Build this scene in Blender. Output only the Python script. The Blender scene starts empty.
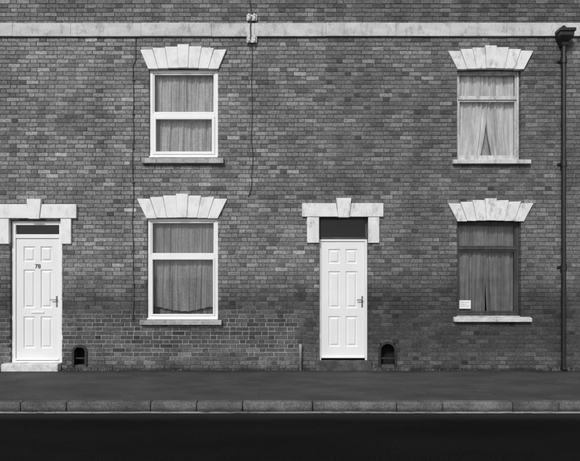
import bpy, math, random
from mathutils import Vector, noise
random.seed(7)
S=57.0
def X(p): return (p-290.0)/S
def Z(p): return (370.0-p)/S
scene=bpy.context.scene
scene.view_settings.view_transform='Standard'
scene.view_settings.look='None'
scene.view_settings.exposure=0
scene.view_settings.gamma=1

# ---------------------------------------------------------------- materials
def newmat(name):
    m=bpy.data.materials.new(name); m.use_nodes=True
    nt=m.node_tree; b=nt.nodes['Principled BSDF']
    return m,nt,b
def N(nt,t,**kw):
    n=nt.nodes.new(t)
    for k,v in kw.items(): setattr(n,k,v)
    return n
def setin(nt,sock,v):
    if isinstance(v,bpy.types.NodeSocket): nt.links.new(v,sock)
    else: sock.default_value=v
def M(nt,op,a,b=0.0,c=0.0,clamp=False):
    n=N(nt,'ShaderNodeMath',operation=op); n.use_clamp=clamp
    setin(nt,n.inputs[0],a); setin(nt,n.inputs[1],b); setin(nt,n.inputs[2],c)
    return n.outputs[0]
def mixf(nt,f,a,b):
    n=N(nt,'ShaderNodeMix'); n.data_type='FLOAT'
    setin(nt,n.inputs[0],f); setin(nt,n.inputs[2],a); setin(nt,n.inputs[3],b)
    return n.outputs[0]
def rng(nt,v,a,b,c=0.0,d=1.0):
    n=N(nt,'ShaderNodeMapRange'); n.interpolation_type='SMOOTHSTEP'
    setin(nt,n.inputs[0],v)
    for i,q in enumerate((a,b,c,d)): n.inputs[1+i].default_value=q
    return n.outputs[0]
def pos(nt):
    tc=N(nt,'ShaderNodeTexCoord'); return tc.outputs['Object']
def nz(nt,scale=1.0,detail=4,rough=.55,stretch=None,off=0.0):
    v=pos(nt)
    if stretch or off:
        mp=N(nt,'ShaderNodeMapping'); nt.links.new(v,mp.inputs[0])
        mp.inputs['Location'].default_value=(off,off*1.3,off*.7)
        if stretch: mp.inputs['Scale'].default_value=stretch
        v=mp.outputs[0]
    n=N(nt,'ShaderNodeTexNoise'); nt.links.new(v,n.inputs['Vector'])
    n.inputs['Scale'].default_value=scale; n.inputs['Detail'].default_value=detail; n.inputs['Roughness'].default_value=rough
    return n.outputs[0]
def bump(nt,b,h,strength=.3,dist=.005):
    n=N(nt,'ShaderNodeBump'); n.inputs['Strength'].default_value=strength; n.inputs['Distance'].default_value=dist
    nt.links.new(h,n.inputs['Height']); nt.links.new(n.outputs[0],b.inputs['Normal'])
def grey(nt,b,val):
    c=N(nt,'ShaderNodeCombineColor')
    for i in range(3): nt.links.new(val,c.inputs[i])
    nt.links.new(c.outputs[0],b.inputs['Base Color'])
def xyz(nt):
    s=N(nt,'ShaderNodeSeparateXYZ'); nt.links.new(pos(nt),s.inputs[0]); return s.outputs
def stain(nt):
    """dirt multiplier shared by bricks and mortar"""
    p=xyz(nt)
    n1=nz(nt,.9,4,.6); n2=nz(nt,2.2,4,.6,(1,1,.35),5.0)
    zz=M(nt,'ADD',p[2],M(nt,'MULTIPLY',M(nt,'SUBTRACT',n1,.5),1.0))
    low=rng(nt,zz,1.75,1.15)
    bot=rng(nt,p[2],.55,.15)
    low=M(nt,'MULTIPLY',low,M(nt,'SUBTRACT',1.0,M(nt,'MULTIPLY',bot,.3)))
    f1=mixf(nt,low,1.0,.42)
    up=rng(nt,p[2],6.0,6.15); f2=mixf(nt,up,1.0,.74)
    blot=rng(nt,n2,.34,.64,.86,1.12)
    right=rng(nt,p[0],.2,1.6,1.0,.88)
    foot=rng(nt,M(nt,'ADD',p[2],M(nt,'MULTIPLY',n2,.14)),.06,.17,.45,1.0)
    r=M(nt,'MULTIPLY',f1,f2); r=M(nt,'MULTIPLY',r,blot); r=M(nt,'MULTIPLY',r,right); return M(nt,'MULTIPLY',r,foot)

def m_brick():
    m,nt,b=newmat('brick')
    a=N(nt,'ShaderNodeAttribute'); a.attribute_name='tone'
    sp=N(nt,'ShaderNodeSeparateColor'); nt.links.new(a.outputs['Color'],sp.inputs[0])
    f=nz(nt,34,3,.65)
    v=M(nt,'MULTIPLY',sp.outputs[0],rng(nt,f,.3,.7,.66,1.34))
    v=M(nt,'MULTIPLY',v,stain(nt))
    grey(nt,b,v); b.inputs['Roughness'].default_value=.88; b.inputs['Specular IOR Level'].default_value=.3
    bump(nt,b,nz(nt,130,2),.5,.003); return m
def m_mortar():
    m,nt,b=newmat('mortar')
    p=xyz(nt); n1=nz(nt,1.3,4,.6,None,3.0)
    zz=M(nt,'ADD',p[2],M(nt,'MULTIPLY',M(nt,'SUBTRACT',n1,.5),.6))
    band=M(nt,'MULTIPLY',rng(nt,zz,.1,.28),rng(nt,zz,1.25,.80))
    xx=M(nt,'ADD',p[0],M(nt,'MULTIPLY',M(nt,'SUBTRACT',n1,.5),1.5))
    band=M(nt,'MULTIPLY',band,rng(nt,xx,.35,.0,.10,1.0))
    patch=nz(nt,3.1,4,.65,(1,1,1.6),6.0)
    band=M(nt,'MULTIPLY',band,rng(nt,patch,.30,.50,.35,1.0))
    base=M(nt,'MULTIPLY',rng(nt,nz(nt,1.1,4,.6,None,9.0),.4,.65,.065,.13),stain(nt))
    v=mixf(nt,band,base,.36)
    v=M(nt,'MULTIPLY',v,rng(nt,nz(nt,30,3),.3,.7,.75,1.25))
    grey(nt,b,v); b.inputs['Roughness'].default_value=.95
    bump(nt,b,nz(nt,90,2),.5,.003); return m
def m_simple(name,lo,hi,scale=6,rough=.6,bs=.2,bscale=80,stretch=None,fine=.1,spec=.5,dirt=0.0,off=0.0,bd=.003):
    m,nt,b=newmat(name)
    v=rng(nt,nz(nt,scale,5,.6,stretch,off),.32,.68,lo,hi)
    v=M(nt,'MULTIPLY',v,rng(nt,nz(nt,bscale,3,.6,None,2.0),.3,.7,1-fine,1+fine))
    if dirt:
        d=rng(nt,nz(nt,9,7,.72,(1,1,.5),7.7),.50,.66,1.0,1-dirt); v=M(nt,'MULTIPLY',v,d)
    grey(nt,b,v); b.inputs['Roughness'].default_value=rough
    b.inputs['Specular IOR Level'].default_value=spec
    if bs: bump(nt,b,nz(nt,bscale,3),bs,bd)
    return m
MAT={}
MAT['brick']=m_brick(); MAT['mortar']=m_mortar()
MAT['paint']=m_simple('white_painted_stone',.74,.82,5,.7,.35,60,None,.04,.3,.16)
MAT['stone']=m_simple('weathered_painted_stone',.68,.80,5,.8,.5,50,None,.06,.3,.36)
MAT['band']=m_simple('string_course_stone',.50,.63,2.5,.85,.5,45,(1,1,2),.08,.3,.32)
MAT['sill']=m_simple('sill_stone',.33,.48,6,.85,.5,60,None,.15,.3,.4)
MAT['joint']=m_simple('lintel_pointing',.2,.3,6,.85,.5,60,None,.15,.3,.4)
MAT['sillw']=m_simple('painted_sill',.52,.68,6,.8,.4,60,None,.1,.3,.4)
MAT['upvc']=m_simple('white_upvc',.79,.83,3,.32,.0,60,None,.01,.5,.0)
MAT['door']=m_simple('white_door',.77,.81,2,.38,.05,60,None,.012,.5,.0)
MAT['greywood']=m_simple('weathered_pale_wood',.42,.62,8,.7,.4,50,(1,1,.2),.15,.3,.4)
MAT['darkwood']=m_simple('dark_stained_wood',.035,.075,8,.5,.3,50,(1,1,.2),.15,.4,.0)
MAT['black']=m_simple('black_paint',.012,.022,8,.42,.2,60,None,.15,.5,.0)
MAT['cable']=m_simple('cable_sheath',.02,.035,8,.6,.0)
MAT['iron']=m_simple('cast_iron',.012,.03,20,.55,.5,60,None,.2,.5)
MAT['niche']=m_simple('shade_black',.006,.012,20,.95,.2,60)  # near-black colour stands in for shade in scraper recesses and hall
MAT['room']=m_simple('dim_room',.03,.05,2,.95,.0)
MAT['white']=m_simple('card',.75,.8,2,.7,.0)
MAT['metal']=m_simple('door_furniture',.25,.32,9,.3,.0); MAT['metal'].node_tree.nodes['Principled BSDF'].inputs['Metallic'].default_value=.8
MAT['slate']=m_simple('roof_slate',.05,.09,5,.7,.4,30)
MAT['render']=m_simple('cement_render',.2,.28,2,.9,.4,30)
MAT['ink']=m_simple('ink',.03,.04,2,.6,0)
MAT['step']=m_simple('stone_step',.56,.74,7,.8,.4,60,None,.1,.3,.4)
MAT['darkstep']=m_simple('dark_step',.05,.11,7,.8,.4,60,None,.1,.3,.3)
MAT['weed']=m_simple('weed_leaf',.10,.20,9,.7,.1)
MAT['kick']=m_simple('pale_post',.28,.46,12,.7,.4,60,None,.1,.3,.3)

def m_kerb():
    m,nt,b=newmat('kerb_granite')
    a=N(nt,'ShaderNodeAttribute'); a.attribute_name='tone'
    sp=N(nt,'ShaderNodeSeparateColor'); nt.links.new(a.outputs['Color'],sp.inputs[0])
    v=M(nt,'MULTIPLY',sp.outputs[0],rng(nt,nz(nt,2.2,6,.7),.3,.7,.55,1.35))
    v=M(nt,'MULTIPLY',v,rng(nt,nz(nt,60,4,.7),.3,.7,.6,1.4))
    p=xyz(nt); zz=M(nt,'ADD',p[2],M(nt,'MULTIPLY',M(nt,'SUBTRACT',nz(nt,7,4),.5),.08))
    v=M(nt,'MULTIPLY',v,rng(nt,zz,-.11,-.05,.40,1.0))
    grey(nt,b,v); b.inputs['Roughness'].default_value=.85; b.inputs['Specular IOR Level'].default_value=.3
    bump(nt,b,nz(nt,45,4),.7,.006); return m
MAT['kerb']=m_kerb()
def m_pave():
    m,nt,b=newmat('pavement_asphalt')
    p=xyz(nt)
    v=rng(nt,nz(nt,1.1,6,.62,(1,2.2,1)),.3,.7,.058,.092)
    v=M(nt,'MULTIPLY',v,rng(nt,nz(nt,70,4,.7),.3,.7,.55,1.5))
    v=M(nt,'MULTIPLY',v,rng(nt,nz(nt,6,5,.7,None,4.0),.58,.72,1.0,1.5))
    w=M(nt,'ADD',p[1],M(nt,'MULTIPLY',nz(nt,3,4),.25))
    v=M(nt,'MULTIPLY',v,rng(nt,w,-.25,.1,1.0,.5))
    grey(nt,b,v); b.inputs['Roughness'].default_value=.9; b.inputs['Specular IOR Level'].default_value=.2
    bump(nt,b,nz(nt,110,3,.7),.8,.006); return m
def m_road():
    m,nt,b=newmat('road_asphalt')
    p=xyz(nt)
    v=rng(nt,nz(nt,.7,6,.6,(.4,1.5,1)),.3,.7,.0040,.0085)
    v=M(nt,'MULTIPLY',v,rng(nt,nz(nt,60,4,.8),.3,.7,.3,1.8))
    v=M(nt,'ADD',v,rng(nt,M(nt,'ADD',p[1],M(nt,'MULTIPLY',nz(nt,2.5,4),.12)),-2.75,-2.38,0,.022))
    grey(nt,b,v); b.inputs['Roughness'].default_value=.95; b.inputs['Specular IOR Level'].default_value=.08
    bump(nt,b,nz(nt,130,3,.7),.7,.006); return m
def m_line():
    m,nt,b=newmat('worn_line_paint')
    w=rng(nt,nz(nt,14,8,.75,(.35,1,1)),.34,.54)
    big=rng(nt,nz(nt,.5,3,.5),.35,.6,.6,1.0)
    v=mixf(nt,M(nt,'MULTIPLY',w,big),.05,.40)
    grey(nt,b,v); b.inputs['Roughness'].default_value=.85; b.inputs['Specular IOR Level'].default_value=.2; return m
MAT['pave']=m_pave(); MAT['road']=m_road(); MAT['line']=m_line()
MAT['ground']=m_simple('rough_ground',.03,.05,.5,.95,.3,10)

def m_glass():
    m=bpy.data.materials.new('window_glass'); m.use_nodes=True; nt=m.node_tree; nt.nodes.clear()
    o=N(nt,'ShaderNodeOutputMaterial'); mx=N(nt,'ShaderNodeMixShader'); t=N(nt,'ShaderNodeBsdfTransparent'); g=N(nt,'ShaderNodeBsdfGlossy')
    t.inputs[0].default_value=(.93,.93,.93,1); g.inputs['Roughness'].default_value=.02
    fr=N(nt,'ShaderNodeFresnel'); fr.inputs[0].default_value=1.45
    nt.links.new(fr.outputs[0],mx.inputs[0])
    bp=N(nt,'ShaderNodeBump'); bp.inputs['Strength'].default_value=.06; bp.inputs['Distance'].default_value=.02
    nt.links.new(nz(nt,2.5,2),bp.inputs['Height']); nt.links.new(bp.outputs[0],g.inputs['Normal'])
    nt.links.new(t.outputs[0],mx.inputs[1]); nt.links.new(g.outputs[0],mx.inputs[2]); nt.links.new(mx.outputs[0],o.inputs[0]); return m
MAT['glass']=m_glass()
def m_curtain(name,tone,lace=.25,scale=22):
    m,nt,b=newmat(name)
    v=rng(nt,nz(nt,scale,2,.6,(1,1,1)),.4,.6,tone*(1-lace),tone*(1+lace*.4))
    v=M(nt,'MULTIPLY',v,rng(nt,nz(nt,3,3,.6,(4,1,.4)),.3,.7,.74,1.12))
    grey(nt,b,v); b.inputs['Roughness'].default_value=.95; b.inputs['Specular IOR Level'].default_value=.1
    return m
MAT['cTL']=m_curtain('net_curtain_pale',.62,.12,24)
MAT['cBL']=m_curtain('net_curtain_grey',.42,.12,26)
MAT['cTR']=m_curtain('net_curtain_white',.84,.05,14)
MAT['cBR']=m_curtain('curtain_dull',.30,.10,8)
MAT['cBack']=m_curtain('lining_curtain',.30,.12,8)

# ---------------------------------------------------------------- mesh helpers
class MB:
    def __init__(s): s.v=[]; s.f=[]
    def box(s,x0,x1,y0,y1,z0,z1):
        n=len(s.v)
        s.v+=[(x0,y0,z0),(x1,y0,z0),(x1,y1,z0),(x0,y1,z0),(x0,y0,z1),(x1,y0,z1),(x1,y1,z1),(x0,y1,z1)]
        s.f+=[tuple(n+i for i in q) for q in ((0,3,2,1),(4,5,6,7),(0,1,5,4),(1,2,6,5),(2,3,7,6),(3,0,4,7))]
    def prism(s,poly,y0,y1):
        n=len(s.v); k=len(poly)
        s.v+=[(x,y0,z) for x,z in poly]+[(x,y1,z) for x,z in poly]
        s.f.append(tuple(range(n,n+k))); s.f.append(tuple(range(n+2*k-1,n+k-1,-1)))
        for i in range(k):
            j=(i+1)%k; s.f.append((n+i,n+k+i,n+k+j,n+j))
    def quad(s,*p):
        n=len(s.v); s.v+=list(p); s.f.append(tuple(range(n,n+len(p))))
    def obj(s,name,mat,parent=None,bevel=0,smooth=False):
        me=bpy.data.meshes.new(name); me.from_pydata(s.v,[],s.f); me.update()
        o=bpy.data.objects.new(name,me); scene.collection.objects.link(o)
        me.materials.append(MAT[mat] if isinstance(mat,str) else mat)
        if parent: o.parent=parent
        if smooth:
            for p in me.polygons: p.use_smooth=True
        if bevel:
            md=o.modifiers.new('bevel','BEVEL'); md.width=bevel; md.segments=2; md.limit_method='ANGLE'
        return o
def empty(name,parent=None):
    e=bpy.data.objects.new(name,None); scene.collection.objects.link(e)
    if parent: e.parent=parent
    return e
def tube(name,pts,r,mat,parent=None,res=3):
    c=bpy.data.curves.new(name,'CURVE'); c.dimensions='3D'; c.bevel_depth=r; c.bevel_resolution=res
    s=c.splines.new('POLY'); s.points.add(len(pts)-1)
    for p,q in zip(s.points,pts): p.co=(*q,1)
    c.use_fill_caps=True
    o=bpy.data.objects.new(name,c); scene.collection.objects.link(o); c.materials.append(MAT[mat])
    if parent: o.parent=parent
    return o
def lathe(mb,cx,cy,prof,seg=24):
    n=len(mb.v)
    for r,z in prof:
        for i in range(seg):
            a=2*math.pi*i/seg; mb.v.append((cx+r*math.cos(a),cy+r*math.sin(a),z))
    for k in range(len(prof)-1):
        for i in range(seg):
            j=(i+1)%seg; mb.f.append((n+k*seg+i,n+k*seg+j,n+(k+1)*seg+j,n+(k+1)*seg+i))
    mb.f.append(tuple(n+i for i in range(seg))[::-1]); m0=n+(len(prof)-1)*seg; mb.f.append(tuple(m0+i for i in range(seg)))

# ---------------------------------------------------------------- layout
P=306.0
bounds=[-357,-51,255,561,867]
houses=[empty('terraced_house') for _ in range(4)]
def hid(px): 
    for i in range(4):
        if bounds[i]<=px<bounds[i+1]: return i
    return 3
wins=[]
for k in (-1,0,2):
    wins.append((149+k*P,218+k*P,69,158,114,'TL')); wins.append((147+k*P,218+k*P,218,320,256,'BL'))
wins.append((457,521,69,160,97,'TR')); wins.append((457,521,221,317,248,'BR'))
doors=[(10,62,219,363,'L'),(319,368,217,361,'M'),(10-P,62-P,219,363,'L'),(319+P,368+P,217,361,'M')]
scr=[(80,12,346,366),(387.5,15,343,366)]
openings=[(X(a),X(b),Z(d),Z(c)) for a,b,c,d,_,_ in wins]+[(X(a),X(b),-.06,Z(c)) for a,b,c,d,_ in doors]
for cx,w,t,bm in scr: openings.append((X(cx-w/2),X(cx+w/2),Z(bm),Z(t)))
WT=7.35; TH=.13

E=.006
def build_mortar(i):
    x0,x1=X(bounds[i]),X(bounds[i+1]); mb=MB()
    ops=[(a-E,b+E,c,d) for a,b,c,d in openings if b>x0 and a<x1]
    xs=sorted({x0,x1,*[q for o in ops for q in o[:2] if x0<q<x1]}); zs=sorted({-.3,WT,*[q for o in ops for q in o[2:]]})
    for a,b in zip(xs,xs[1:]):
        for c,d in zip(zs,zs[1:]):
            mx,mz=(a+b)/2,(c+d)/2
            if any(o[0]<mx<o[1] and o[2]<mz<o[3] for o in ops): continue
            mb.quad((a,0,c),(b,0,c),(b,0,d),(a,0,d))
    for a,b,c,d in ops:
        mb.quad((a,0,c),(a,TH+.1,c),(a,TH+.1,d),(a,0,d)); mb.quad((b,TH+.1,c),(b,0,c),(b,0,d),(b,TH+.1,d))
        mb.quad((a,0,d),(a,TH+.1,d),(b,TH+.1,d),(b,0,d)); mb.quad((a,TH+.1,c),(a,0,c),(b,0,c),(b,TH+.1,c))
    mb.obj('front_wall_mortar','mortar',houses[i])
for i in range(4): build_mortar(i)

# ---- real bricks, Flemish bond
acc=[dict(v=[],f=[],t=[]) for _ in range(4)]
def jit(a): return random.uniform(-a,a)
def brick(h,x0,x1,z0,z1,tone):
    A=acc[h]; n=len(A['v']); yf=-.007+jit(.0022); ch=.0035; tilt=jit(.0015)
    x0+=jit(.0018); x1+=jit(.0018); z0+=jit(.0016); z1+=jit(.0016)
    V=A['v']; q=[(x0,z0),(x1,z0+jit(.0015)),(x1,z1+jit(.0015)),(x0,z1)]; s=[(1,1),(-1,1),(-1,-1),(1,-1)]
    V+=[(x,.11,z) for x,z in q]
    V+=[(x,yf+.004,z) for x,z in q]
    V+=[(x+a*(ch+random.uniform(0,.003)),yf+(tilt if i in (0,3) else -tilt),z+b*(ch+random.uniform(-.001,.003))) for i,((x,z),(a,b)) in enumerate(zip(q,s))]
    F=A['f']
    for k in (0,4):
        for i in range(4):
            j=(i+1)%4; F.append((n+k+i,n+k+j,n+k+4+j,n+k+4+i))
    F.append((n+8,n+9,n+10,n+11)); A['t']+= [tone]*12
def tone_at(x,z,header,left):
    p=noise.noise(Vector((x*.9,z*1.1,3.3)))+.7*noise.noise(Vector((x*2.3,z*4.6,8.1)))
    base=.205 if left else .172
    t=base*(1+.20*p)
    r=random.random()
    t*=min(1.8,max(.4,math.exp(random.gauss(0,.20 if left else .165))))
    if header: t*=.88
    if r<.05: t*=1.3
    elif r>.93: t*=.6
    return min(t,.5)
C=.0745
XA,XB=X(bounds[0]),X(bounds[-1])
k=0
z=-.06
while z<WT-.01:
    zw=jit(.0012)
    z0=z+.0045+zw; z1=z+C-.0045+zw; zc=(z0+z1)/2
    iv=[(o[0],o[1]) for o in openings if o[2]<zc<o[3]]
    x=XA-.34+(.16875 if k%2 else 0)+jit(.02); hd=False
    while x<XB:
        L=(.1025 if hd else .215)+jit(.003)
        a,b=x,x+L
        segs=[(max(a,XA),min(b,XB))]
        for o0,o1 in iv:
            ns=[]
            for s0,s1 in segs:
                if o1<=s0 or o0>=s1: ns.append((s0,s1)); continue
                if s0<o0: ns.append((s0,o0))
                if s1>o1: ns.append((o1,s1))
            segs=ns
        for s0,s1 in segs:
            if s1-s0<.012: continue
            cx=(s0+s1)/2; px=cx*S+290
            brick(hid(px),s0,s1,z0,z1,tone_at(cx,zc,hd,px<300+20*math.sin(k)))
        x=b+.0095+jit(.002); hd=not hd
    z+=C; k+=1
def toneattr(me,T):
    at=me.attributes.new('tone','FLOAT_COLOR','POINT'); buf=[]
    for t in T: buf+=[t,t,t,1]
    at.data.foreach_set('color',buf)
for i,A in enumerate(acc):
    me=bpy.data.meshes.new('front_wall_bricks'); me.from_pydata(A['v'],[],A['f']); me.update()
    toneattr(me,A['t'])
    me.materials.append(MAT['brick']); o=bpy.data.objects.new('front_wall_bricks',me); scene.collection.objects.link(o); o.parent=houses[i]

# ---- string course, shell, roof per house
for i in range(4):
    h=houses[i]; x0,x1=X(bounds[i]),X(bounds[i+1])
    mb=MB(); q=x0
    while q<x1-.01:
        w=min(random.uniform(.85,1.25),x1-q)
        if x1-q-w<.3: w=x1-q
        dz=jit(.004)
        mb.box(q+.0008,q+w-.0008,-.045+jit(.001),.02,Z(37.2)+dz,Z(24)+dz); q+=w
    mb.obj('string_course','band',h,.006)
    mb=MB()
    mb.box(x0+.004,x1-.004,8.0,8.25,-.3,WT); 
    mb.box(x0+.004,x0+.12,.25,8.0,-.3,WT); mb.box(x1-.12,x1-.004,.25,8.0,-.3,WT)
    mb.prism([(x0+.12,WT-.12),(x1-.12,WT-.12),(x1-.12,WT-.02),(x0+.12,WT-.02)],.25,8.0)
    mb.obj('rear_and_party_walls','render',h)
    mb=MB()
    for s in range(18):
        for side in (0,1):
            t0=s/18; t1=(s+1)/18+.01
            f=lambda t:( -.25+t*4.35, WT+.02+t*2.3)
            (ya,za),(yb,zb)=f(t0),f(t1)
            if side: ya,yb=8.2-ya,8.2-yb
            mb.quad((x0,ya,za+.03),(x1,ya,za+.03),(x1,yb,zb),(x0,yb,zb)); mb.quad((x0,ya,za-.01),(x1,ya,za-.01),(x1,ya,za+.03),(x0,ya,za+.03))
    mb.obj('slate_roof','slate',h)
    mb=MB(); mb.box(x0,x1,-.10,-.012,WT-.18,WT); mb.obj('fascia','paint',h)
    gu=MB()
    for a in range(8):
        t0=math.pi+math.pi*a/8; t1=math.pi+math.pi*(a+1)/8
        g=lambda t:(-.165+.06*math.cos(t),WT-.03+.06*math.sin(t))
        (ya,za),(yb,zb)=g(t0),g(t1); gu.quad((x0,ya,za),(x1,ya,za),(x1,yb,zb),(x0,yb,zb))
    gu.obj('gutter','black',h)
mb=MB()
for xx in (XA,XB): mb.quad((xx,.0,WT),(xx,8.2,WT),(xx,4.1,WT+2.3))
mb.obj('gable_ends','render',houses[0])

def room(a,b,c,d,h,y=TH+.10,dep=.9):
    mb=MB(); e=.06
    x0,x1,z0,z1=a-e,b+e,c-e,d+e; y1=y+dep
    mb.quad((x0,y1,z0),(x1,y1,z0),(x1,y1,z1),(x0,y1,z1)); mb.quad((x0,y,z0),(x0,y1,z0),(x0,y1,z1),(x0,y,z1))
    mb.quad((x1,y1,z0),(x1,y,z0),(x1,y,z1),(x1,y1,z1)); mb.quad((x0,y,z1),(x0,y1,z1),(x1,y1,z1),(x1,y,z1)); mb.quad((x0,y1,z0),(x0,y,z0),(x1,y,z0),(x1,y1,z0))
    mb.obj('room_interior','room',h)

def curtain(x0t,x1t,x0b,x1b,zt,zb,mat,h,y=.19,folds=9,amp=.022,hem=None,pw=1.3):
    nx,nzv=int(folds*16),30; v=[];f=[]
    ph=[random.uniform(0,6.3) for _ in range(6)]
    for j in range(nzv+1):
        t=j/nzv
        xl=x0t+(x0b-x0t)*t**pw; xr=x1t+(x1b-x1t)*t**pw
        for i in range(nx+1):
            u=i/nx
            uu=u+.035*math.sin(u*9+ph[0]+t*.8)+.018*math.sin(u*23+ph[1]+t*1.5)
            x=xl+(xr-xl)*u+.006*math.sin(t*5+u*11+ph[4])
            am=amp*(.35+.65*t**.4)*(.55+.45*math.sin(u*17+ph[5]))
            yy=y+am*math.sin(uu*folds*2*math.pi+ph[2]+.6*math.sin(t*3+u*5))+amp*.4*math.sin(uu*folds*4.7*math.pi+ph[3]+t*2)+amp*.5*noise.noise(Vector((u*5,t*4,ph[0])))
            zbb=zb+(hem(u) if hem else 0)
            v.append((x,yy,zt+(zbb-zt)*t))
    for j in range(nzv):
        for i in range(nx):
            a=j*(nx+1)+i; f.append((a,a+nx+1,a+nx+2,a+1))
    m=MB(); m.v=v; m.f=f; return m.obj('curtain',mat,h,0,True)

def voussoirs(cx,yt,yb,wt,wb,mat,h,n=7,keyh=4.9):
    mb=MB(); gap=.0014
    tops=[0,1.6,3.2,keyh,3.2,1.6,0]
    wts=[1,1,1,.95,1,1,1]; tot=sum(wts); acc_=0
    for k in range(n):
        f0=acc_/tot; acc_+=wts[k]; f1=acc_/tot
        a0=X(cx-wb/2+wb*f0)+gap; a1=X(cx-wb/2+wb*f1)-gap
        b0=X(cx-wt/2+wt*f0)+gap; b1=X(cx-wt/2+wt*f1)-gap
        zb=Z(yb)+.014*(1-((k-3)/3)**2)
        zt=Z(yt)+tops[k]/S
        mb.prism([(a0,zb+jit(.002)),(a1,zb+jit(.002)),(b1,zt+jit(.004)),(b0,zt+jit(.004))],-.042-(.012 if k==3 else 0)+jit(.002),.03)
    mb.obj('window_lintel',mat,h,.005)
    bk=MB()
    bk.prism([(X(cx-wb/2)+.01,Z(yb)+.016),(X(cx+wb/2)-.01,Z(yb)+.016),(X(cx+wt/2)-.012,Z(yt)-.008),(X(cx-wt/2)+.012,Z(yt)-.008)],-.034,.025)
    bk.obj('lintel_jointing','joint',h)

def sill(x0,x1,yt,yb,mat,h):
    mb=MB(); a,b,t,bt=X(x0),X(x1),Z(yt),Z(yb)
    n=len(mb.v)
    mb.v+=[(a,-.085,bt),(b,-.085,bt),(b,.10,bt),(a,.10,bt),(a,-.085,t-.018),(b,-.085,t-.018),(b,.10,t+.01),(a,.10,t+.01)]
    mb.f+=[tuple(n+i for i in q) for q in ((0,3,2,1),(4,5,6,7),(0,1,5,4),(1,2,6,5),(2,3,7,6),(3,0,4,7))]
    mb.obj('window_sill',mat,h,.007)

def frame(mb,x0,x1,z0,z1,w,y0,y1,wb=None):
    wb=wb or w
    mb.box(x0,x0+w,y0,y1,z0,z1); mb.box(x1-w,x1,y0,y1,z0,z1)
    mb.box(x0+w,x1-w,y0,y1,z1-w,z1); mb.box(x0+w,x1-w,y0,y1,z0,z0+wb)

def window(w):
    a,b,c,d,tr,st=w; cx=(a+b)/2; h=houses[hid(cx)]
    x0,x1,zt,zb,zm=X(a)+.003,X(b)-.003,Z(c)-.002,Z(d)-.0,Z(tr)
    fm={'TL':'upvc','BL':'upvc','TR':'greywood','BR':'darkwood'}[st]
    mb=MB(); y0={'TL':.035,'BL':.035,'TR':.075,'BR':.085}[st]; y1=y0+.06
    zb=zb+.012
    if st in('TL','BL'):
        fw=.058; frame(mb,x0,x1,zb,zt,fw,y0,y1)
        mb.box(x0+fw,x1-fw,y0,y1,zm-.03,zm+.03)
        s=MB(); frame(s,x0+fw+.002,x1-fw-.002,zb+fw+.002,zm-.032,.050 if st=='TL' else .03,y0-.012,y1-.012)
        frame(s,x0+fw+.002,x1-fw-.002,zm+.032,zt-fw-.002,.022,y0+.012,y1-.012)
        s.obj('window_sash',fm,h,.004)
        c_=MB(); c_.box(x0,x1,y0-.05,y0-.002,zb-.004,zb+.022); c_.obj('frame_cill',fm,h,.004)
    else:
        fw=.042; frame(mb,x0,x1,zb,zt,fw,y0,y1,.06)
        mb.box(x0+fw,x1-fw,y0-.008,y1-.006,zm-.024,zm+.024)
        s=MB(); frame(s,x0+fw+.002,x1-fw-.002,zb+.062,zm-.026,.028,y0+.012,y1-.008)
        frame(s,x0+fw+.002,x1-fw-.002,zm+.026,zt-fw-.002,.022,y0+.012,y1-.008)
        s.obj('window_sash',fm,h,.003)
    mb.obj('window_frame',fm,h,.004)
    g=MB(); yg=y0+.035; g.quad((x0+fw,yg,zb+.05),(x1-fw,yg,zb+.05),(x1-fw,yg,zm-.02),(x0+fw,yg,zm-.02)); g.quad((x0+fw,yg+.003,zm+.02),(x1-fw,yg+.003,zm+.02),(x1-fw,yg+.003,zt-.05),(x0+fw,yg+.003,zt-.05))
    g.obj('window_glass','glass',h)
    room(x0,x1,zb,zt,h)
    W=x1-x0
    if st=='TL':
        curtain(x0,x0+W*.52,x0,x0+W*.51,zt,zb,'cTL',h,.155,5,.026); curtain(x0+W*.5,x1,x0+W*.49,x1,zt,zb,'cTL',h,.175,5,.026)
    elif st=='BL':
        curtain(x0,x1,x0,x1,zt,zb+.17,'cBL',h,.155,10,.022,lambda u:.045*math.cos(u*2*math.pi)+.012*abs(math.sin(u*28)))
        curtain(x0,x1,x0,x1,zt,zb-.02,'cBack',h,.225,8,.016)
        m=MB(); m.box(x0-.02,x1+.02,.27,.5,zb-.02,zb+.03); m.obj('inner_window_board','upvc',h,.004)
    elif st=='TR':
        curtain(x0,x0+W*.54,x0,x0+W*.40,zt,zb,'cTR',h,.170,5,.036,None,2.2); curtain(x0+W*.47,x1,x0+W*.62,x1,zt,zb,'cTR',h,.195,5,.036,None,2.0)
        curtain(x0,x1,x0,x1,zt,zb,'cTL',h,.275,8,.03)
    else:
        curtain(x0+.02,x0+W*.53,x0+.02,x0+W*.50,zt,zb+.05,'cBR',h,.185,5,.036); curtain(x0+W*.50,x1,x0+W*.54,x1-.03,zt,zb+.02,'cBR',h,.215,5,.036)
    lm='paint' if st in('TL','BL') else 'stone'
    if st=='TL': voussoirs(cx+.2,50.5,69.5,86,70,lm,h); sill(a-6,b+6,158,164,'sill',h)
    if st=='BL': voussoirs(cx,199,218.5,90,71,lm,h); sill(a-6,b+4,319.5,324.5,'sill',h)
    if st=='TR': voussoirs(cx+1,51.5,70,85,66,lm,h); sill(a-5,b+8,159.5,164.5,'sillw',h)
    if st=='BR': voussoirs(cx+1,203.5,221.5,85,66,lm,h); sill(a-4,b+9,316.5,321.5,'sillw',h)
for w in wins: window(w)

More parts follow.
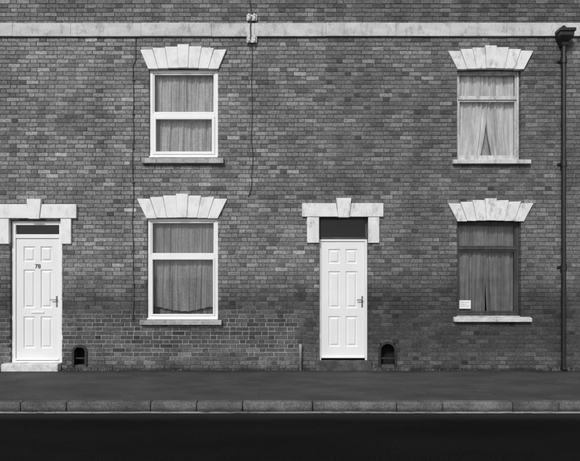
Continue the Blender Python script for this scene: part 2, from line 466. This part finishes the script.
mb=MB(); mb.box(X(460.5),X(473),.107,.110,Z(309),Z(300.5)); nc=mb.obj('notice_card','white')
mb=MB()
for r in range(3): mb.box(X(462.3),X(471-(r%2)*2.5),.1055,.1068,Z(306.8-1.9*r),Z(306.4-1.9*r))
mb.obj('printed_lines','sill',nc)

# ---- doors
def ring_panel(mb,x0,x1,z0,z1,y):
    prof=[(0,0),(.010,.017),(.026,.017),(.050,.002)]
    n=len(mb.v)
    for ins,dy in prof:
        mb.v+=[(x0+ins,y+dy,z0+ins),(x1-ins,y+dy,z0+ins),(x1-ins,y+dy,z1-ins),(x0+ins,y+dy,z1-ins)]
    for k in range(len(prof)-1):
        for i in range(4):
            j=(i+1)%4; mb.f.append((n+4*k+i,n+4*k+j,n+4*k+4+j,n+4*k+4+i))
    m=n+4*(len(prof)-1); mb.f.append((m,m+1,m+2,m+3))
def cx_(a,b): return (X(a)+X(b))/2
def door(dd):
    a,b,c,d,st=dd; cx=(a+b)/2; h=houses[hid(cx)]
    x0,x1,zt,zb=X(a)+.003,X(b)-.003,Z(c),Z(d)
    yf=.05 if st=='L' else .07
    zhead=Z(234) if st=='L' else Z(239)
    fr=MB(); fw=.07 if st=='L' else .04
    if st=='L':
        frame(fr,x0,x1,zb,zt-.03,fw,yf,yf+.07,.03); fr.box(x0+fw,x1-fw,yf,yf+.07,zhead-.07,zhead)
        fr.obj('door_frame','upvc',h,.004); dz1=zhead-.075
        g0,g1=zhead,zt-.03-fw
    else:
        fr.box(x0,x0+fw,yf,yf+.07,zb,zhead); fr.box(x1-fw,x1,yf,yf+.07,zb,zhead); fr.box(x0+fw,x1-fw,yf,yf+.07,zhead-.035,zhead)
        fr.obj('door_frame','upvc',h,.004); dz1=zhead-.038
        f2=MB(); frame(f2,x0,x1,zhead+.003,zt,.035,yf+.01,yf+.07); f2.obj('fanlight_frame','darkwood',h,.004)
        g0,g1=zhead+.03,zt-.03
    g=MB(); g.quad((x0+.03,yf+.04,g0),(x1-.03,yf+.04,g0),(x1-.03,yf+.04,g1),(x0+.03,yf+.04,g1)); g.obj('fanlight_glass','glass',h)
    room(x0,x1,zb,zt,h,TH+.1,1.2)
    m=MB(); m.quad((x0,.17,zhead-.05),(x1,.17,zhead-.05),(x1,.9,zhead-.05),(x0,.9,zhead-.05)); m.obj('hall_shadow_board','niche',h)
    lx0,lx1,lz0,lz1=x0+fw+.003,x1-fw-.003,zb+.035,dz1
    W=lx1-lx0; H=lz1-lz0; yl=yf+.018
    st_=.13*W/.78; mid=.10*W/.78
    c1=(lx0+st_,lx0+W/2-mid/2); c2=(lx0+W/2+mid/2,lx1-st_)
    rows=[(.10,.36),(.43,.745),(.81,.935)]
    xs=[lx0,*c1,*c2,lx1]; zs=[lz0]+[lz0+H*q for r in rows for q in r]+[lz1]
    mb=MB()
    for i in range(5):
        for j in range(7):
            if i in(1,3) and j in(1,3,5): ring_panel(mb,xs[i],xs[i+1],zs[j],zs[j+1],yl)
            else: mb.quad((xs[i],yl,zs[j]),(xs[i+1],yl,zs[j]),(xs[i+1],yl,zs[j+1]),(xs[i],yl,zs[j+1]))
    mb.quad((lx0,yl,lz0),(lx0,yl,lz1),(lx0,yl+.045,lz1),(lx0,yl+.045,lz0)); mb.quad((lx1,yl,lz1),(lx1,yl,lz0),(lx1,yl+.045,lz0),(lx1,yl+.045,lz1))
    mb.quad((lx0,yl+.045,lz0),(lx0,yl+.045,lz1),(lx1,yl+.045,lz1),(lx1,yl+.045,lz0)); mb.quad((lx0,yl,lz1),(lx1,yl,lz1),(lx1,yl+.045,lz1),(lx0,yl+.045,lz1))
    mb.obj('door_leaf','door',h)
    f=MB(); hz=lz0+H*.485; hx=lx1-.045
    f.box(hx-.014,hx+.014,yl-.008,yl-.001,hz-.10,hz+.10); f.box(hx-.008,hx+.008,yl-.045,yl-.009,hz+.025,hz+.042); f.box(hx-.10,hx+.008,yl-.058,yl-.046,hz+.024,hz+.043)
    f.obj('door_handle','metal',h,.003)
    if st=='L':
        lb=MB(); zz=lz0+H*.395; lb.box(cx_(a,b)-.11,cx_(a,b)+.11,yl-.012,yl-.001,zz-.018,zz+.018); lb.obj('letter_plate','upvc',h,.004)
    wb=MB(); wb.box(lx0,lx1,yl-.03,yl-.001,lz0+.005,lz0+.035); wb.obj('weather_bar','upvc',h,.008)
    mt='paint' if st=='L' else 'stone'
    if st=='L': B=(-5.5,77.5,204.5,218.5); legs=((-1,10),(61.5,72)); K=(28.5,43); lz=244; o=a-10
    else: B=(302,383,203.5,217); legs=((307,319),(368,379)); K=(336,351); lz=243; o=a-319
    s=MB()
    s.prism([(X(B[0]+o),Z(B[3])),(X(K[0]+2+o)-.002,Z(B[3])),(X(K[0]+o)-.002,Z(B[2])),(X(B[0]+o),Z(B[2]))],-.055,.03)
    s.prism([(X(K[1]-2+o)+.002,Z(B[3])),(X(B[1]+o),Z(B[3])),(X(B[1]+o),Z(B[2])),(X(K[1]+o)+.002,Z(B[2]))],-.055,.03)
    s.prism([(X(K[0]+2+o),Z(B[3])-.012),(X(K[1]-2+o),Z(B[3])-.012),(X(K[1]+o),Z(B[2]-5)),(X(K[0]+o),Z(B[2]-5))],-.075,.03)
    for l0,l1 in legs: s.box(X(l0+o),X(l1+o),-.042,.03,Z(lz),Z(B[3])-.003)
    s.obj('door_surround',mt,h,.008)
    if st=='L':
        t=MB(); t.box(X(a-5),X(b-1),-.13,.16,-.02,Z(363)+.004); t.obj('door_step','step',h,.012)
        cu=bpy.data.curves.new('house_number','FONT'); cu.body='78'; cu.size=.105; cu.extrude=.003; cu.align_x='CENTER'
        to=bpy.data.objects.new('house_number',cu); scene.collection.objects.link(to); cu.materials.append(MAT['ink'])
        to.location=((lx0+lx1)/2,yl-.005,lz0+H*.757); to.rotation_euler=(math.pi/2,0,0); to.parent=h
    else:
        t=MB(); t.box(X(a-3),X(b+3),-.07,.16,-.02,Z(361)+.004); t.obj('door_step','darkstep',h,.012)
for d in doors: door(d)

# ---- boot scrapers
for cx,w,t,bm in scr:
    p=empty('boot_scraper')
    x0,x1,z0,z1=X(cx-w/2),X(cx+w/2),Z(bm),Z(t); mb=MB()
    y1=.2
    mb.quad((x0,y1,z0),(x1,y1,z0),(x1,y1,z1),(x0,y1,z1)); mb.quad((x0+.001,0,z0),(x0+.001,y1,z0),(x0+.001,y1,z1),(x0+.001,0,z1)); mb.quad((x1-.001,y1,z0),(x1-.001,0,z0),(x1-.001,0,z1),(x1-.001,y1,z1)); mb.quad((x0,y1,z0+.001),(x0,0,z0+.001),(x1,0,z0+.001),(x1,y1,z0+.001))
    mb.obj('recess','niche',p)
    r=(x1-x0)/2; c=(x0+x1)/2; zc=z1-r; ro=r+.028; ri=r-.012
    fr=MB(); seg=14; out=[(c-ro,z0)]+[(c-ro*math.cos(math.pi*i/seg),zc+ro*math.sin(math.pi*i/seg)) for i in range(seg+1)]+[(c+ro,z0)]
    inn=[(c-ri,z0)]+[(c-ri*math.cos(math.pi*i/seg),zc+ri*math.sin(math.pi*i/seg)) for i in range(seg+1)]+[(c+ri,z0)]
    for i in range(len(out)-1):
        o0,o1,i0,i1=out[i],out[i+1],inn[i],inn[i+1]
        fr.quad((o0[0],-.03,o0[1]),(i0[0],-.03,i0[1]),(i1[0],-.03,i1[1]),(o1[0],-.03,o1[1]))
        fr.quad((o0[0],-.03,o0[1]),(o1[0],-.03,o1[1]),(o1[0],.01,o1[1]),(o0[0],.01,o0[1])); fr.quad((i0[0],.04,i0[1]),(i1[0],.04,i1[1]),(i1[0],-.03,i1[1]),(i0[0],-.03,i0[1]))
    fr.obj('arched_frame','iron',p)
    bl=MB(); bl.box(x0-.005,x1+.005,.02,.032,z0+.12,z0+.145); bl.obj('scraper_blade','iron',p,.003)

# ---- drainpipe with hopper head
dp=empty('drainpipe'); cx=X(561.5); cy=-.075
mb=MB()
prof=[(.037,.02)]
for zj in (1.75,3.55,5.35):
    prof+=[(.037,zj-.002),(.050,zj),(.050,zj+.11),(.037,zj+.112)]
prof+=[(.037,Z(47)+.05)]
lathe(mb,cx,cy,prof); o=mb.obj('pipe','black',dp,0,True)
md=o.modifiers.new('es','EDGE_SPLIT'); md.split_angle=math.radians(40)
hp=MB(); zt,zb=Z(36),Z(48)
def fr4(w,dp0,z): return [(cx-w,-dp0,z),(cx+w,-dp0,z),(cx+w,-.012,z),(cx-w,-.012,z)]
L=[fr4(.05,.12,zb),fr4(.06,.13,zb+.05),fr4(.115,.20,zt-.07),fr4(.12,.20,zt-.01),fr4(.14,.22,zt),fr4(.14,.22,zt+.05),fr4(.12,.20,zt+.05),fr4(.11,.19,zt-.03)]
for q in L: hp.v+=q
for k in range(len(L)-1):
    for i in range(4):
        j=(i+1)%4; hp.f.append((4*k+i,4*k+j,4*k+4+j,4*k+4+i))
hp.f.append((3,2,1,0)); m=4*(len(L)-1); hp.f.append((m,m+1,m+2,m+3)); hp.obj('hopper_head','black',dp,.004)
tube('inlet_pipe',[(cx,.02,zt+.13),(cx,-.07,zt+.12),(cx,-.115,zt+.07),(cx,-.115,zt)],.034,'black',dp)
br=MB()
for zj in (1.75,3.55,5.35):
    br.box(cx-.085,cx+.085,-.028,-.008,zj+.035,zj+.075)
br.obj('wall_brackets','black',dp,.003)
tube('shoe',[(cx,cy,.09),(cx,cy,.04),(cx,cy-.05,.005)],.04,'black',dp)

# ---- cables
def wig(px,ya,yb,amp=.012,step=8,y=-.014,drift=0):
    pts=[]; q=ya
    while q<yb:
        t=(q-ya)/(yb-ya); pts.append((X(px+drift*t)+amp*noise.noise(Vector((px*.1,q*.035,0))),y+.004*noise.noise(Vector((q*.07,1,2))),Z(q))); q+=step
    pts.append((X(px+drift),y,Z(yb))); return pts
c1=empty('utility_cable')
tube('upper_cable',[(X(247),-.02,Z(-25)),(X(248.5),-.02,Z(-8)),(X(250),-.02,Z(4)),(X(252),-.05,Z(16))],.010,'cable',c1)
tube('link_cable',[(X(252),-.06,Z(18)),(X(250.6),-.065,Z(28)),(X(251),-.06,Z(40))],.009,'cable',c1)
tube('lower_cable',wig(252,44,180,.03,5)+[(X(251.5),-.014,Z(186)),(X(251),-.014,Z(190)),(X(250),-.014,Z(194)),(X(248),-.014,Z(197))],.008,'cable',c1)
mb=MB()
for q in (19,41):
    mb.box(X(247),X(257),-.055,-.046,Z(q+3),Z(q-3)); 
    for xx in (249.3,254.7):
        lathe(mb,X(xx),-.075,[(.016,Z(q+3.2)),(.026,Z(q+1.5)),(.018,Z(q)),(.026,Z(q-1.5)),(.014,Z(q-3.2))],14)
mb.obj('insulator_brackets','sillw',c1,0)
c2=empty('utility_cable')
tube('wall_cable',wig(136,38,60,.0,6)+wig(133.5,66,322,.03,6),.007,'cable',c2)
mb=MB()
for q in range(80,320,34):
    mb.box(X(132.3),X(134.9),-.026,-.006,Z(q+.8),Z(q))
mb.obj('cable_clips','cable',c2)

mb=MB(); lathe(mb,X(300.5),-.06,[(.026,-.01),(.026,.38),(.030,.385),(.030,.44),(.022,.46),(.012,.47)],16); o=mb.obj('stub_pipe','kick',None,0,True)

# ---- ground, pavement, kerb, road
mb=MB(); mb.quad((-400,-400,-.122),(400,-400,-.122),(400,400,-.122),(-400,400,-.122)); mb.obj('ground','ground')
KY=-2.31
mb=MB(); mb.quad((-60,-8.3,-.114),(60,-8.3,-.114),(60,KY+.01,-.114),(-60,KY+.01,-.114)); mb.obj('road','road')
mb=MB(); mb.box(-60,60,KY+.13,.06,-.3,0); mb.obj('pavement','pave')
mb=MB(); mb.box(-60,60,-11.5,-8.43,-.3,0); mb.obj('pavement','pave')
def kerb(y0,y1):
    mb=MB(); q=-30.0; T=[]
    while q<30:
        w=random.choice([.914,.914,.6,1.1]); d=jit(.005); e=jit(.006); g=.002+random.random()*.003
        mb.box(q+g,q+w-g,y0+e,y1-.003,-.28,.003+d); q+=w
        T+=[.115*math.exp(random.gauss(0,.22))]*8
    o=mb.obj('kerb','kerb',None,.018); toneattr(o.data,T); return o
kerb(KY,KY+.13); kerb(-8.43,-8.30)
mb=MB(); n=240
for i in range(n):
    a=-30+60*i/n; b=-30+60*(i+1)/n
    f=lambda x:KY-.03+.010*noise.noise(Vector((x*.8,0,0)))
    mb.quad((a,f(a)-.085,-.110),(b,f(b)-.085,-.110),(b,f(b),-.110),(a,f(a),-.110))
mb.obj('road_edge_line','line')

# ---- weeds / debris
mb=MB()
def tuft(x,y,z,n,r,hh):
    for _ in range(n):
        a=random.uniform(0,6.28); d=random.uniform(0,r); px,py=x+d*math.cos(a)*2,y-abs(d*math.sin(a))*.7
        hgt=random.uniform(.3,1)*hh; lx,ly=jit(.03),jit(.02)-.01; w=random.uniform(.003,.008)
        mb.quad((px-w,py,z),(px+w,py,z),(px+w*.6+lx*.5,py+ly*.5,z+hgt*.7),(px+lx,py+ly,z+hgt),(px-w*.6+lx*.4,py+ly*.5,z+hgt*.6))
for q,n_,hh in ((86,50,.06),(92,90,.10),(104,80,.08),(97,70,.07),(110,30,.05),(70,20,.04),(275,25,.05),(283,20,.04),(312,15,.03),(374,40,.07),(402,35,.07),(430,20,.04),(545,30,.05),(555,30,.08),(568,25,.07),(230,14,.03),(180,14,.03),(495,14,.03)):
    tuft(X(q),-.02,0,n_,.09,hh)
for _ in range(200): tuft(random.uniform(-10,10),-.012,0,3,.05,.03)
mb.obj('wall_foot_weeds','weed')
mb=MB()
for _ in range(420):
    x=random.uniform(-9,9); y=random.choice([random.uniform(-.35,-.02),random.uniform(-2.1,-.1)]); z=.003; s=random.uniform(.005,.016)
    if random.random()<.45: y=random.uniform(KY-.12,KY-.01); z=-.105
    a=random.uniform(0,6.28); c,s_=math.cos(a)*s,math.sin(a)*s
    mb.quad((x-c,y-s_,z),(x+s_*.6,y-c*.6,z+s*.3),(x+c,y+s_,z+.002),(x-s_*.6,y+c*.6,z+s*.4))
mb.obj('leaf_litter','weed')

# ---------------------------------------------------------------- light
w=bpy.data.worlds.new('World'); scene.world=w; w.use_nodes=True; nt=w.node_tree
sky=nt.nodes.new('ShaderNodeTexSky'); sky.sky_type='NISHITA'; sky.sun_disc=False
el,az=math.radians(38),math.radians(200)
sky.sun_elevation=el; sky.sun_rotation=az
bw=nt.nodes.new('ShaderNodeRGBToBW'); bg=nt.nodes['Background']; bg.inputs['Strength'].default_value=.13
nt.links.new(sky.outputs[0],bw.inputs[0]); nt.links.new(bw.outputs[0],bg.inputs['Color'])
L=bpy.data.lights.new('sun','SUN'); L.energy=2.3; L.angle=math.radians(8); L.color=(1,1,1)
lo=bpy.data.objects.new('sun',L); scene.collection.objects.link(lo)
vec=Vector((math.sin(az)*math.cos(el),math.cos(az)*math.cos(el),math.sin(el)))
lo.rotation_euler=(-vec).to_track_quat('-Z','Y').to_euler(); lo.location=(0,-20,20)

# ---------------------------------------------------------------- camera
cam=bpy.data.cameras.new('camera'); co=bpy.data.objects.new('camera',cam); scene.collection.objects.link(co)
D=9.0
co.location=(0,-D,1.65); co.rotation_euler=(math.pi/2,0,0)
cam.sensor_width=36; cam.lens=36*D/(580/S); cam.shift_y=45.5/580; cam.clip_end=1000; cam.clip_start=.05
scene.camera=co
